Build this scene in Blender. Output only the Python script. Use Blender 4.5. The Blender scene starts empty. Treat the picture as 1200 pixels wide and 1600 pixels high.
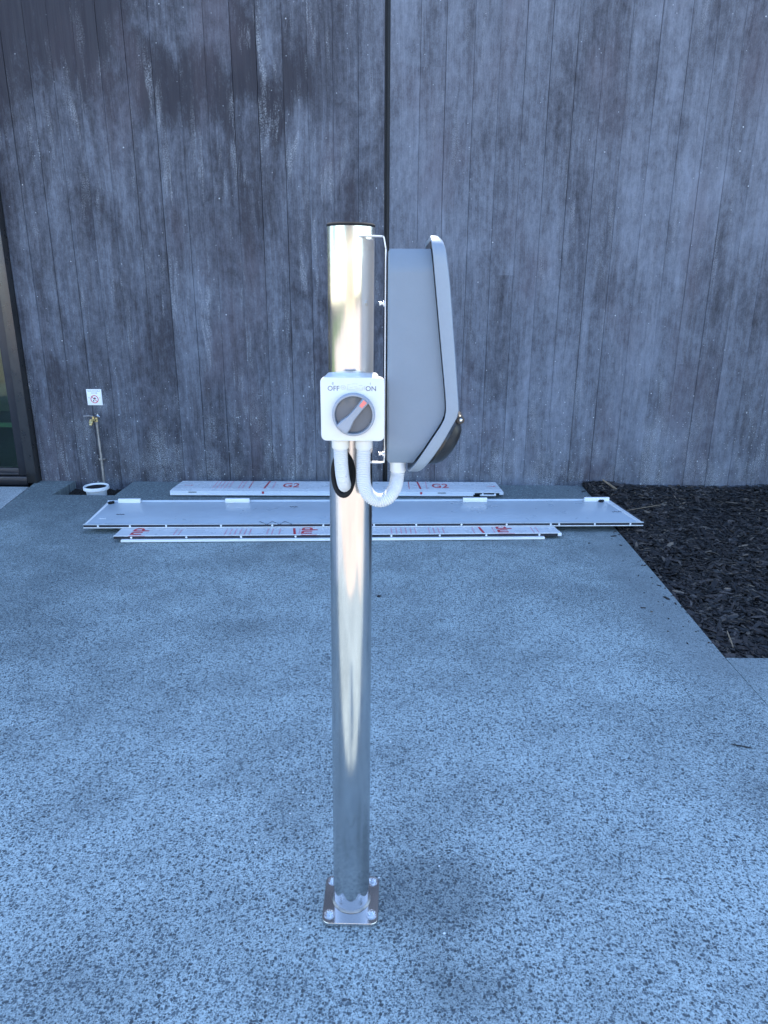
import bpy, bmesh, math, random
import numpy as np
from mathutils import Matrix, Vector, Euler
R = math.radians
PI = math.pi
random.seed(7)
rng = np.random.default_rng(11)
S = bpy.context.scene
C = S.collection

# ------------------------------------------------------------ camera, sky, sun, exposure
cam_d = bpy.data.cameras.new('camera')
cam_d.sensor_fit = 'VERTICAL'
cam_d.sensor_height = 32.0
cam_d.lens = 1109.0 / 1600.0 * 32.0
cam_d.clip_start = 0.02
cam_d.clip_end = 500
cam_d.dof.use_dof = True
cam_d.dof.focus_distance = 2.6
cam_d.dof.aperture_fstop = 14.0
cam = bpy.data.objects.new('camera', cam_d)
C.objects.link(cam)
cam.matrix_world = (Matrix.Translation((0, 0, 1.38)) @ Matrix.Rotation(R(0.75), 4, 'Z')
                    @ Matrix.Rotation(R(90 - 17.4), 4, 'X') @ Matrix.Rotation(R(0.35), 4, 'Z'))
S.camera = cam

SUN_EL = 52.0
SUN_AZ = 0.0
world = bpy.data.worlds.new('World')
S.world = world
world.use_nodes = True
wn = world.node_tree
wn.nodes.clear()
sky = wn.nodes.new('ShaderNodeTexSky')
sky.sky_type = 'NISHITA'
sky.sun_disc = False
sky.sun_elevation = R(SUN_EL)
sky.sun_rotation = R(SUN_AZ)
sky.air_density = 1.0
sky.dust_density = 0.3
sky.ozone_density = 3.6
bg = wn.nodes.new('ShaderNodeBackground')
bg.inputs['Strength'].default_value = 0.15
wo = wn.nodes.new('ShaderNodeOutputWorld')
wn.links.new(sky.outputs[0], bg.inputs[0])
wn.links.new(bg.outputs[0], wo.inputs[0])

sun_d = bpy.data.lights.new('sun', 'SUN')
sun_d.energy = 2.6
sun_d.angle = R(0.53)
sun_d.color = (1.0, 0.93, 0.82)
sun = bpy.data.objects.new('sun', sun_d)
C.objects.link(sun)
sun.location = (0, 12, 20)
sun.rotation_euler = (R(-(90 - SUN_EL)), 0, R(-SUN_AZ))

S.view_settings.view_transform = 'Standard'
S.view_settings.look = 'None'
S.view_settings.gamma = 1
S.view_settings.use_curve_mapping = False
S.view_settings.exposure = 2.22

# ------------------------------------------------------------ node helper
class NT:
    def __init__(s, name):
        s.m = bpy.data.materials.new(name)
        s.m.use_nodes = True
        s.t = s.m.node_tree
        s.t.nodes.clear()
        s.out = s.t.nodes.new('ShaderNodeOutputMaterial')
    def n(s, typ, ins=None, **props):
        nd = s.t.nodes.new(typ)
        for k, v in props.items():
            setattr(nd, k, v)
        for k, v in (ins or {}).items():
            s.put(nd.inputs[k], v)
        return nd
    def put(s, sock, v):
        if isinstance(v, bpy.types.NodeSocket):
            s.t.links.new(v, sock)
        elif isinstance(v, (tuple, list)) and sock.type == 'RGBA' and len(v) == 3:
            sock.default_value = (*v, 1)
        else:
            sock.default_value = v
    def ma(s, op, a, b=0.0, c=None, clamp=False):
        nd = s.n('ShaderNodeMath', {0: a, 1: b}, operation=op, use_clamp=clamp)
        if c is not None:
            s.put(nd.inputs[2], c)
        return nd.outputs[0]
    def add(s, a, b): return s.ma('ADD', a, b)
    def mul(s, a, b): return s.ma('MULTIPLY', a, b)
    def sub(s, a, b): return s.ma('SUBTRACT', a, b)
    def step(s, v, a, b, lo=0.0, hi=1.0):
        return s.n('ShaderNodeMapRange', {'Value': v, 'From Min': a, 'From Max': b, 'To Min': lo, 'To Max': hi},
                   interpolation_type='SMOOTHSTEP').outputs[0]
    def mix(s, f, a, b, mode='MIX'):
        nd = s.n('ShaderNodeMix', data_type='RGBA', blend_type=mode)
        s.put(nd.inputs[0], f); s.put(nd.inputs[6], a); s.put(nd.inputs[7], b)
        return nd.outputs[2]
    def pos(s): return s.n('ShaderNodeNewGeometry').outputs['Position']
    def xyz(s, v):
        nd = s.n('ShaderNodeSeparateXYZ', {0: v}); return nd.outputs
    def sc(s, v, k, loc=(0, 0, 0)):
        return s.n('ShaderNodeMapping', {'Vector': v, 'Scale': k, 'Location': loc}).outputs[0]
    def noise(s, v, scale=1.0, detail=3.0, rough=0.5, dist=0.0):
        return s.n('ShaderNodeTexNoise', {'Vector': v, 'Scale': scale, 'Detail': detail, 'Roughness': rough,
                                          'Distortion': dist}).outputs['Fac']
    def vor(s, v, scale, rnd=1.0, feature='F1'):
        return s.n('ShaderNodeTexVoronoi', {'Vector': v, 'Scale': scale, 'Randomness': rnd}, feature=feature)
    def bump(s, h, strength, dist):
        return s.n('ShaderNodeBump', {'Height': h, 'Strength': strength, 'Distance': dist}).outputs[0]
    def bsdf(s, **k):
        ren = {'color': 'Base Color', 'rough': 'Roughness', 'metal': 'Metallic', 'normal': 'Normal', 'spec': 'Specular IOR Level',
               'aniso': 'Anisotropic', 'tan': 'Tangent', 'trans': 'Transmission Weight', 'ior': 'IOR', 'coat': 'Coat Weight',
               'coatr': 'Coat Roughness', 'sss': 'Subsurface Weight', 'alpha': 'Alpha'}
        b = s.n('ShaderNodeBsdfPrincipled')
        for a, v in k.items():
            s.put(b.inputs[ren[a]], v)
        s.t.links.new(b.outputs[0], s.out.inputs[0])
        return s.m

def plain(name, col, rough=0.5, metal=0.0, var=0.12, scale=30.0, bump=0.0, spec=0.5, coat=0.0):
    t = NT(name)
    p = t.pos()
    n1 = t.noise(p, scale, 4, 0.6)
    n2 = t.noise(p, scale * 0.15, 2, 0.5)
    f = t.step(t.add(t.mul(n1, 0.5), t.mul(n2, 0.5)), 0.35, 0.65)
    c = t.mix(f, tuple(x * (1 - var) for x in col), tuple(min(1, x * (1 + var)) for x in col))
    k = dict(color=c, rough=t.step(n1, 0.2, 0.8, max(0.02, rough * 0.85), min(1, rough * 1.15)), metal=metal, spec=spec, coat=coat)
    if bump:
        k['normal'] = t.bump(n1, 0.5, bump)
    return t.bsdf(**k)

# ------------------------------------------------------------ geometry helper
class MB:
    def __init__(s):
        s.v = []; s.f = []; s.mi = []
    def add(s, vs, fs, mi=0):
        o = len(s.v)
        s.v += [tuple(v) for v in vs]
        s.f += [tuple(i + o for i in f) for f in fs]
        s.mi += [mi] * len(fs)
        return s
    def box(s, x0, x1, y0, y1, z0, z1, mi=0):
        vs = [(x, y, z) for z in (z0, z1) for y in (y0, y1) for x in (x0, x1)]
        return s.add(vs, [(0, 2, 3, 1), (4, 5, 7, 6), (0, 1, 5, 4), (2, 6, 7, 3), (0, 4, 6, 2), (1, 3, 7, 5)], mi)
    def hull8(s, lo, hi, mi=0):           # lower quad, upper quad (both counter-clockwise from above)
        return s.add(list(lo) + list(hi), [(3, 2, 1, 0), (4, 5, 6, 7), (0, 1, 5, 4), (1, 2, 6, 5), (2, 3, 7, 6), (3, 0, 4, 7)], mi)
    def rings(s, rings, cap0=True, cap1=True, mi=0):
        n = len(rings[0]); vs = [p for r in rings for p in r]; fs = []
        for k in range(len(rings) - 1):
            for i in range(n):
                j = (i + 1) % n
                fs.append((k * n + i, k * n + j, (k + 1) * n + j, (k + 1) * n + i))
        if cap0: fs.append(tuple(range(n - 1, -1, -1)))
        if cap1: fs.append(tuple((len(rings) - 1) * n + i for i in range(n)))
        return s.add(vs, fs, mi)
    def rev(s, base, axis, prof, n=24, cap0=True, cap1=True, mi=0):   # prof: [(distance along axis, radius)]
        a = Vector(axis).normalized(); b = Vector(base)
        u = a.orthogonal().normalized(); w = a.cross(u)
        rs = [[b + a * t + (u * math.cos(2 * PI * i / n) + w * math.sin(2 * PI * i / n)) * r for i in range(n)] for t, r in prof]
        return s.rings(rs, cap0, cap1, mi)
    def cyl(s, p0, p1, r0, r1=None, n=16, mi=0):
        p0 = Vector(p0); p1 = Vector(p1); d = p1 - p0
        return s.rev(p0, d, [(0, r0), (d.length, r0 if r1 is None else r1)], n, mi=mi)
    def tube(s, pts, rad, n=12, caps=True, mi=0):
        pts = [Vector(p) for p in pts]
        if not hasattr(rad, '__len__'): rad = [rad] * len(pts)
        T = []
        for i in range(len(pts)):
            T.append((pts[min(i + 1, len(pts) - 1)] - pts[max(i - 1, 0)]).normalized())
        u = T[0].orthogonal().normalized(); rs = []
        for i, p in enumerate(pts):
            u = (u - T[i] * u.dot(T[i])).normalized(); w = T[i].cross(u)
            rs.append([p + (u * math.cos(2 * PI * k / n) + w * math.sin(2 * PI * k / n)) * rad[i] for k in range(n)])
        return s.rings(rs, caps, caps, mi)
    def build(s, name, mats, parent=None, smooth=None, bevel=None, seg=2, origin=None, recalc=True, local=False):
        o0 = Vector(origin) if origin is not None else (parent.matrix_basis.translation.copy() if parent is not None and not local else Vector((0, 0, 0)))
        if parent is not None and parent.parent is not None and not local and origin is None:
            o0 = parent.parent.matrix_basis.translation + parent.matrix_basis.translation
        me = bpy.data.meshes.new(name)
        me.from_pydata([tuple(Vector(v) - o0) for v in s.v], [], s.f)
        if not isinstance(mats, (list, tuple)): mats = [mats]
        for m in mats: me.materials.append(m)
        if len(mats) > 1: me.polygons.foreach_set('material_index', s.mi)
        finish(me, smooth, bevel, seg, recalc)
        ob = bpy.data.objects.new(name, me)
        C.objects.link(ob)
        if parent is not None:
            ob.parent = parent
            if origin is not None: ob.location = origin
        else:
            ob.location = o0
        return ob

def finish(me, smooth=None, bevel=None, seg=2, recalc=True):
    bm = bmesh.new(); bm.from_mesh(me)
    if recalc: bmesh.ops.recalc_face_normals(bm, faces=bm.faces)
    if bevel:
        es = [e for e in bm.edges if len(e.link_faces) == 2 and e.calc_face_angle(0) > R(30)]
        bmesh.ops.bevel(bm, geom=es, offset=bevel, segments=seg, profile=0.5, affect='EDGES', clamp_overlap=True)
        if smooth is None: smooth = 35
    if smooth:
        for f in bm.faces: f.smooth = True
        for e in bm.edges:
            if len(e.link_faces) == 2 and e.calc_face_angle(0) > R(smooth): e.smooth = False
    bm.to_mesh(me); bm.free()

def tag(o, label, cat, group=None):
    o['label'] = label; o['category'] = cat
    if group: o['group'] = group
    return o
def thing(name, label, cat, loc=(0, 0, 0), group=None):
    o = bpy.data.objects.new(name, None); C.objects.link(o); o.location = loc
    o.empty_display_size = 0.05
    return tag(o, label, cat, group)
def struct(o):
    o['kind'] = 'structure'; return o
def dup(o, parent, loc=None, rot=None):
    c = o.copy(); C.objects.link(c); c.parent = parent
    if loc is not None: c.location = loc
    if rot is not None: c.rotation_euler = rot
    return c
def smoothpath(pts, n=8):
    pts = [Vector(p) for p in pts]; P = [pts[0] * 2 - pts[1]] + pts + [pts[-1] * 2 - pts[-2]]; out = []
    for i in range(1, len(P) - 2):
        for k in range(n):
            t = k / n
            a, b, c, d = P[i - 1], P[i], P[i + 1], P[i + 2]
            out.append(0.5 * ((2 * b) + (c - a) * t + (2 * a - 5 * b + 4 * c - d) * t * t + (3 * b - a - 3 * c + d) * t ** 3))
    out.append(pts[-1]); return out
def resample(pts, step):
    L = [0]
    for a, b in zip(pts, pts[1:]): L.append(L[-1] + (b - a).length)
    n = max(2, int(L[-1] / step)); out = []; j = 0
    for k in range(n + 1):
        d = L[-1] * k / n
        while j < len(L) - 2 and L[j + 1] < d: j += 1
        f = (d - L[j]) / max(1e-9, L[j + 1] - L[j]); out.append(pts[j].lerp(pts[j + 1], f))
    return out
def text_mesh(txt, size, mat, name, parent, matrix, extrude=0.0003, bold=0.0, align='CENTER'):
    cu = bpy.data.curves.new(name, 'FONT'); cu.body = txt; cu.size = size; cu.extrude = extrude; cu.offset = bold
    cu.align_x = align; cu.align_y = 'CENTER'; cu.resolution_u = 3
    tmp = bpy.data.objects.new(name, cu); C.objects.link(tmp)
    me = bpy.data.meshes.new_from_object(tmp)
    C.objects.unlink(tmp); bpy.data.objects.remove(tmp)
    o0 = Vector((0, 0, 0)); q = parent
    while q is not None: o0 += q.matrix_basis.translation; q = q.parent
    me.transform(Matrix.Translation(-o0) @ matrix)
    me.materials.clear(); me.materials.append(mat); me.name = name
    ob = bpy.data.objects.new(name, me); C.objects.link(ob); ob.parent = parent
    return ob
FRONT = Matrix.Rotation(PI / 2, 4, 'X')          # text plane facing the camera (-Y)

# ------------------------------------------------------------ materials of the setting
def wall_material():
    t = NT('board_marked_concrete')
    p = t.pos(); X, Y, Z = t.xyz(p)
    rnd = t.n('ShaderNodeObjectInfo').outputs['Random']
    off = t.n('ShaderNodeCombineXYZ', {0: t.mul(rnd, 7.0), 1: 0.0, 2: t.mul(rnd, 13.0)}).outputs[0]
    pp = t.n('ShaderNodeVectorMath', {0: p, 1: off}, operation='ADD').outputs[0]
    warp = t.mul(t.sub(t.noise(p, 1.5, 2, 0.5), 0.5), 0.08)
    pw = t.n('ShaderNodeVectorMath', {0: pp, 1: t.n('ShaderNodeCombineXYZ', {0: warp, 1: 0.0, 2: 0.0}).outputs[0]}, operation='ADD').outputs[0]
    grain = t.noise(t.sc(pw, (170, 60, 2.6)), 1, 5, 0.65)
    grain2 = t.noise(t.sc(pw, (38, 38, 1.1)), 1, 4, 0.6)
    blotch = t.noise(t.sc(p, (1.9, 1, 1.2), (3.1, 0, 1.7)), 1, 9, 0.70, 0.5)
    streak = t.noise(t.sc(pp, (10, 1, 0.9), (1.3, 0, 4.0)), 1, 9, 0.72, 0.3)
    mott = t.noise(t.sc(p, (30, 30, 14)), 1, 6, 0.72)
    fine = t.noise(t.sc(p, (150, 150, 90)), 1, 4, 0.8)
    # left pour is darker than the right one
    left = t.step(X, -0.062, -0.052, 1.0, 0.0)
    tone = t.add(t.mul(t.sub(grain2, 0.5), 0.40), t.mul(t.sub(streak, 0.5), 0.85))
    tone = t.add(tone, t.mul(t.sub(blotch, 0.5), 1.30))
    tone = t.add(tone, t.mul(t.sub(rnd, 0.5), 0.12))
    tone = t.add(tone, t.mul(t.sub(grain, 0.5), 0.4))
    tone = t.add(tone, t.mul(t.sub(fine, 0.5), 0.55))
    tone = t.add(tone, t.mul(t.sub(mott, 0.5), 0.75))
    tone = t.add(tone, t.sub(0.045, t.mul(left, 0.20)))
    # damp, dark patches on the left pour
    jag = t.add(t.mul(t.sub(t.noise(t.sc(p, (7, 1, 2.5)), 1, 7, 0.7), 0.5), 0.75), t.mul(t.sub(rnd, 0.5), 0.22))
    Zj = t.add(Z, jag)
    band = t.mul(t.mul(t.step(Zj, 2.30, 2.56), t.step(Zj, 2.62, 2.92, 1.0, 0.0)), t.mul(t.step(X, -1.75, -1.55), t.step(X, -0.35, -0.65)))
    corner = t.mul(t.step(Zj, 2.35, 3.0), t.step(X, -1.55, -1.95))
    tone = t.add(tone, t.mul(t.mul(band, t.step(mott, 0.2, 0.6)), -0.52))
    tone = t.add(tone, t.mul(corner, -0.48))
    f = t.step(tone, -0.52, 0.60)
    base = t.mix(f, (0.026, 0.024, 0.032), (0.205, 0.224, 0.272))
    warmf = t.mul(t.step(t.noise(t.sc(p, (2.2, 1, 1.0), (9, 0, 3)), 1, 3, 0.5), 0.5, 0.72), 0.35)
    base = t.mix(warmf, base, (0.085, 0.062, 0.075))
    # efflorescence: pale, speckled, running down along the board edges
    run = t.step(t.noise(t.sc(pw, (15, 1, 2.0), (5, 0, 2)), 1, 6, 0.65, 0.3), 0.52, 0.66)
    spk = t.step(t.noise(p, 190, 2, 0.6), 0.47, 0.62)
    zone = t.step(t.noise(t.sc(p, (1.3, 1, 1.0), (2.5, 0, 8)), 1, 4, 0.6), 0.42, 0.58)
    eff = t.mul(t.mul(run, spk), t.mul(zone, t.add(t.mul(left, 0.42), 0.26)))
    base = t.mix(eff, base, (0.46, 0.48, 0.51))
    low = t.mul(t.step(t.add(Z, t.mul(jag, 2.2)), 0.75, 0.0), t.step(t.noise(t.sc(p, (5, 1, 3)), 1, 4, 0.6), 0.40, 0.70))
    base = t.mix(t.mul(low, t.mul(spk, 0.55)), base, (0.48, 0.50, 0.52))
    # lime spots
    v = t.vor(p, 23); ry = t.xyz(v.outputs['Color'])
    dens = t.step(Z, 1.5, 0.1, 0.03, 0.20)
    hit = t.ma('LESS_THAN', ry[0], dens)
    dot = t.mul(hit, t.step(v.outputs['Distance'], t.add(0.07, t.mul(ry[1], 0.12)), 0.04))
    base = t.mix(t.mul(dot, 0.85), base, (0.72, 0.74, 0.76))
    v2 = t.vor(p, 70); r2 = t.xyz(v2.outputs['Color'])
    d2 = t.mul(t.ma('LESS_THAN', r2[0], t.step(t.add(Z, t.mul(jag, 1.5)), 0.9, 0.0, 0.008, 0.16)), t.step(v2.outputs['Distance'], 0.26, 0.12))
    base = t.mix(t.mul(d2, 0.6), base, (0.60, 0.63, 0.66))
    # knots printed from the boards
    kv = t.vor(t.sc(pp, (3.0, 0.2, 1.0)), 1.0); kr = t.xyz(kv.outputs['Color'])
    ring = t.ma('SINE', t.mul(kv.outputs['Distance'], 150.0))
    km = t.mul(t.ma('LESS_THAN', kr[0], 0.30), t.step(kv.outputs['Distance'], 0.13, 0.02))
    base = t.mix(t.mul(km, 0.35), base, (0.07, 0.065, 0.075))
    h = t.add(t.mul(grain, 0.6), t.add(t.mul(grain2, 0.8), t.mul(t.mul(km, ring), 0.25)))
    h = t.add(h, t.mul(fine, 0.25))
    return t.bsdf(color=base, rough=t.step(grain2, 0.3, 0.7, 0.62, 0.85), normal=t.bump(h, 0.8, 0.0035), spec=0.4)

def aggregate_material(name, light=(0.475, 0.550, 0.538), dark=(0.045, 0.058, 0.066), wear_shade=True):
    t = NT(name)
    p = t.pos(); X, Y, Z = t.xyz(p)
    q = t.n('ShaderNodeCombineXYZ', {0: X, 1: Y, 2: 0.0}).outputs[0]
    big = t.noise(q, 1.1, 4, 0.6, 0.3)
    mid = t.noise(q, 5.0, 4, 0.6)
    fine = t.noise(q, 160, 4, 0.7)
    wx = t.mul(t.sub(t.noise(q, 130, 2, 0.5), 0.5), 0.008)
    wy = t.mul(t.sub(t.noise(t.sc(q, (1, 1, 1), (7, 3, 0)), 130, 2, 0.5), 0.5), 0.008)
    qw = t.n('ShaderNodeVectorMath', {0: q, 1: t.n('ShaderNodeCombineXYZ', {0: wx, 1: wy, 2: 0.0}).outputs[0]}, operation='ADD').outputs[0]
    # how much stone is exposed here
    ex = t.add(t.mul(t.sub(big, 0.5), 1.1), t.mul(t.sub(mid, 0.5), 0.55))
    if wear_shade:
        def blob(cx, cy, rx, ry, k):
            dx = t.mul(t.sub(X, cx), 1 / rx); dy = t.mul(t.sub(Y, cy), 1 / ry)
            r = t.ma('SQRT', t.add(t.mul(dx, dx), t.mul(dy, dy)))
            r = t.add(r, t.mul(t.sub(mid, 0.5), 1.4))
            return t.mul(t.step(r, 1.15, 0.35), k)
        for b in ((-1.60, 2.65, 0.45, 0.30, 0.42), (-1.9, 3.3, 0.5, 0.7, 0.40), (-0.9, 0.98, 0.5, 0.22, 0.28), (-1.3, 2.0, 0.3, 0.3, 0.18), (0.9, 1.05, 0.3, 0.12, 0.15), (0.10, 1.36, 0.22, 0.14, 0.55), (1.12, 1.66, 0.22, 0.22, 0.45),  # dark patches; the one at the post base also paints its contact shadow
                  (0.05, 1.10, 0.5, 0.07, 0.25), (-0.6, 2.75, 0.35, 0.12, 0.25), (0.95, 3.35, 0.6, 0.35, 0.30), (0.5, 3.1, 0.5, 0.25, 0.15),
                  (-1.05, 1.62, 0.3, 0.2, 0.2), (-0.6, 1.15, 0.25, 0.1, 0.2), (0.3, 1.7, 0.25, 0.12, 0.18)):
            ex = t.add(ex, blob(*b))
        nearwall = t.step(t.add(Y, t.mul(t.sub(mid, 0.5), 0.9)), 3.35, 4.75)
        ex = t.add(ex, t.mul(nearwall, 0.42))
        edge = t.mul(t.step(X, 1.02, 1.22), t.step(Y, 2.1, 2.5))
    else:
        nearwall = 0.0; edge = 0.0
    def stones(scale, share, r0, r1, shift):
        v = t.vor(t.sc(qw, (1, 1, 1), (shift, shift, 0)), scale)
        c = t.xyz(v.outputs['Color'])
        lim = t.add(share, t.mul(ex, 0.55))
        on = t.step(t.sub(lim, c[0]), -0.03, 0.06)
        rad = t.add(r0, t.mul(c[1], r1 - r0))
        m = t.mul(on, t.step(v.outputs['Distance'], t.add(rad, 0.10), t.sub(rad, 0.06)))
        return m, c[2]
    m1, c1 = stones(110, 0.56, 0.16, 0.46, 0.0)
    m2, c2 = stones(180, 0.68, 0.20, 0.50, 3.3)
    m3, c3 = stones(300, 0.62, 0.24, 0.54, 7.7)
    coarse = t.noise(q, 75, 3, 0.75)
    cem = t.mix(t.step(fine, 0.3, 0.7), tuple(x * 0.80 for x in light), tuple(x * 1.12 for x in light))
    cem = t.mix(t.step(t.add(big, t.mul(t.sub(mid, 0.5), 0.7)), 0.30, 0.72, 0.0, 0.55), cem, tuple(x * 0.50 for x in light))
    cem = t.mix(t.step(coarse, 0.47, 0.64, 0.0, 0.52), cem, tuple(x * 0.40 for x in light))
    worm = t.noise(q, 210, 2, 0.55, 0.6)
    cem = t.mix(t.mul(t.step(t.add(worm, t.mul(ex, 0.06)), 0.51, 0.58), 0.50), cem, tuple(x * 0.28 for x in light))
    if wear_shade:
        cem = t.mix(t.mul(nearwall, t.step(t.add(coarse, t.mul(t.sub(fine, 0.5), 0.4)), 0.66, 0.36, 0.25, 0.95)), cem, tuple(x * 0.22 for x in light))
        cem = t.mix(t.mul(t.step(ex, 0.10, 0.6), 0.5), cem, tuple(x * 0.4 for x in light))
        cem = t.mix(t.mul(edge, 0.55), cem, (0.185, 0.205, 0.205))
    d2 = tuple(x * 1.9 for x in dark)
    sc1 = t.mix(c1, tuple(x * 0.7 for x in dark), d2)
    sc2 = t.mix(c2, dark, tuple(x * 2.2 for x in dark))
    sc3 = t.mix(c3, dark, tuple(x * 2.6 for x in dark))
    damp = t.sub(1.0, t.mul(edge, 0.40))
    col = t.mix(t.mul(t.mul(m3, 0.75), damp), cem, sc3)
    col = t.mix(t.mul(t.mul(m2, 0.92), damp), col, sc2)
    col = t.mix(t.mul(t.mul(m1, 0.93), damp), col, sc1)
    if wear_shade:
        # lighter chips stand out in the darker strip along the wall
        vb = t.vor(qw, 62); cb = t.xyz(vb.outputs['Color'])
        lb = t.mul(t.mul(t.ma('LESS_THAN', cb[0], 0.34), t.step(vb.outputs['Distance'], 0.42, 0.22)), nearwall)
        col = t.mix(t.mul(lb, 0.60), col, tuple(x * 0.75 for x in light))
    # a few quartz grains
    v = t.vor(q, 40); cc = t.xyz(v.outputs['Color'])
    w = t.mul(t.ma('LESS_THAN', cc[0], 0.02), t.step(v.outputs['Distance'], 0.14, 0.08))
    col = t.mix(t.mul(w, 0.9), col, (0.85, 0.85, 0.82))
    h = t.add(t.mul(t.sub(t.add(m1, t.mul(m2, 0.7)), t.mul(m3, -0.3)), -0.5), t.mul(fine, 0.6))
    return t.bsdf(color=col, rough=t.step(m1, 0, 1, 0.78, 0.5), normal=t.bump(h, 0.65, 0.003), spec=0.45)

M = {}
M['wall'] = wall_material()
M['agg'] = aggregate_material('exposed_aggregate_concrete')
M['agg2'] = aggregate_material('pale_aggregate_concrete', (0.60, 0.64, 0.63), (0.13, 0.13, 0.135), False)
M['yard'] = plain('sunlit_yard_concrete', (0.47, 0.39, 0.315), 0.85, scale=6, var=0.2, bump=0.002)
M['lawn'] = plain('lawn_grass', (0.07, 0.11, 0.025), 0.8, scale=12, var=0.4, bump=0.01)
M['soil'] = plain('bed_soil', (0.018, 0.014, 0.011), 0.95, scale=50, var=0.4, bump=0.01)
M['black'] = plain('black_rubber', (0.010, 0.010, 0.011), 0.75, spec=0.25)
M['sealant'] = plain('joint_sealant', (0.012, 0.012, 0.014), 0.55, scale=80, bump=0.001)
M['bracketw'] = plain('white_bracket_paint', (0.78, 0.77, 0.76), 0.4, var=0.03)
M['hull'] = plain('grey_charger_plastic', (0.165, 0.210, 0.265), 0.42, var=0.02, scale=250, bump=0.00015)
M['cover'] = plain('light_grey_cover_plastic', (0.215, 0.262, 0.320), 0.38, var=0.02, scale=250, bump=0.00015)
M['inner'] = plain('dark_cover_inside', (0.04, 0.042, 0.05), 0.35)
M['socket'] = plain('black_socket_plastic', (0.022, 0.0215, 0.0215), 0.3, var=0.15, scale=60)
M['zinc'] = plain('zinc_plated_steel', (0.72, 0.73, 0.74), 0.25, 1.0, scale=200)
M['white'] = plain('white_plastic', (0.64, 0.65, 0.65), 0.38, var=0.02, coat=0.2)
M['conduit'] = plain('white_conduit_pvc', (0.62, 0.63, 0.64), 0.45, var=0.03)
M['cream'] = plain('cream_gland_pvc', (0.70, 0.69, 0.64), 0.4, var=0.02)
M['knob'] = plain('slate_knob_plastic', (0.27, 0.30, 0.35), 0.32, var=0.05)
M['knobd'] = plain('smoked_knob_recess', (0.10, 0.115, 0.135), 0.12, var=0.1)
M['pink'] = plain('red_indicator_paint', (0.75, 0.20, 0.17), 0.4, var=0.03)
M['print'] = plain('grey_print', (0.16, 0.16, 0.18), 0.6)
M['printl'] = plain('light_grey_print', (0.48, 0.48, 0.50), 0.6)
M['film'] = plain('white_protective_film', (0.62, 0.63, 0.64), 0.28, var=0.06, scale=9, bump=0.004)
M['filml'] = plain('panel_edge_white', (0.80, 0.80, 0.80), 0.35, var=0.03)
M['tray'] = plain('grey_painted_sheet', (0.45, 0.50, 0.54), 0.30, var=0.06, scale=5, bump=0.003)
M['trayd'] = plain('dark_channel_metal', (0.045, 0.045, 0.055), 0.4, 0.6)
M['red'] = plain('red_film_print', (0.50, 0.030, 0.045), 0.4, var=0.2, scale=90)
M['redf'] = plain('faded_pink_film_print', (0.62, 0.27, 0.33), 0.4, var=0.15, scale=90)
M['ink'] = plain('black_marker_ink', (0.03, 0.03, 0.04), 0.5)
M['signw'] = plain('white_sign_sheet', (0.80, 0.80, 0.80), 0.45, var=0.02)
M['signr'] = plain('red_sign_print', (0.55, 0.03, 0.05), 0.5)
M['brass'] = plain('aged_brass', (0.55, 0.42, 0.20), 0.38, 1.0, var=0.35, scale=120)
M['pipe'] = plain('galvanised_pipe', (0.34, 0.32, 0.31), 0.45, 0.85, var=0.25, scale=60)
M['pvc'] = plain('white_drain_pvc', (0.72, 0.73, 0.74), 0.35, var=0.06, scale=40)
M['alu'] = plain('dark_bronze_aluminium', (0.075, 0.072, 0.072), 0.30, 0.7, var=0.06, scale=20)
M['alud'] = plain('darker_sash_aluminium', (0.045, 0.045, 0.052), 0.35, 0.6, var=0.06, scale=20)
M['wood'] = plain('pale_stick_wood', (0.20, 0.145, 0.095), 0.8, scale=90, var=0.25, bump=0.001)
M['room'] = plain('dark_room', (0.016, 0.055, 0.032), 0.8)
M['rail'] = plain('room_rail_paint', (0.14, 0.26, 0.17), 0.5)
M['render'] = plain('cream_house_render', (0.62, 0.52, 0.38), 0.85, scale=4, var=0.1)
M['roof'] = plain('dark_roof_steel', (0.08, 0.08, 0.085), 0.5)
M['bark'] = plain('tree_bark', (0.10, 0.075, 0.05), 0.9, bump=0.01)
M['leaf'] = plain('tree_leaf', (0.055, 0.095, 0.025), 0.6, scale=3, var=0.45)
t = NT('green_tinted_glass')
M['glass'] = t.bsdf(color=(0.42, 0.62, 0.45), rough=0.02, trans=1.0, ior=1.45, spec=0.6)

def steel_material(name, rough=0.125, aniso=1.0, radial=True, scr=0.05):
    t = NT(name)
    p = t.n('ShaderNodeTexCoord').outputs['Object']
    fine = t.noise(t.sc(p, (25, 25, 700)), 1, 3, 0.6)
    cloud = t.noise(p, 14, 4, 0.6)
    smear = t.noise(t.sc(p, (60, 60, 9)), 1, 3, 0.6)
    r = t.add(t.step(cloud, 0.3, 0.75, rough * 0.8, rough * 1.25), t.mul(fine, scr))
    col = t.mix(t.step(smear, 0.55, 0.8, 0, 0.5), (0.62, 0.605, 0.59), (0.54, 0.535, 0.53))
    k = dict(color=col, rough=r, metal=1.0)
    if radial:
        k['normal'] = t.bump(t.noise(t.sc(p, (150, 150, 0.7)), 1, 3, 0.5), 0.45, 0.0010)
        k['aniso'] = aniso
        k['tan'] = t.n('ShaderNodeTangent', direction_type='RADIAL', axis='Z').outputs[0]
    return t.bsdf(**k)
M['steel'] = steel_material('brushed_stainless_tube')
M['plate'] = steel_material('stainless_plate', 0.12, radial=False)

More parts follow.
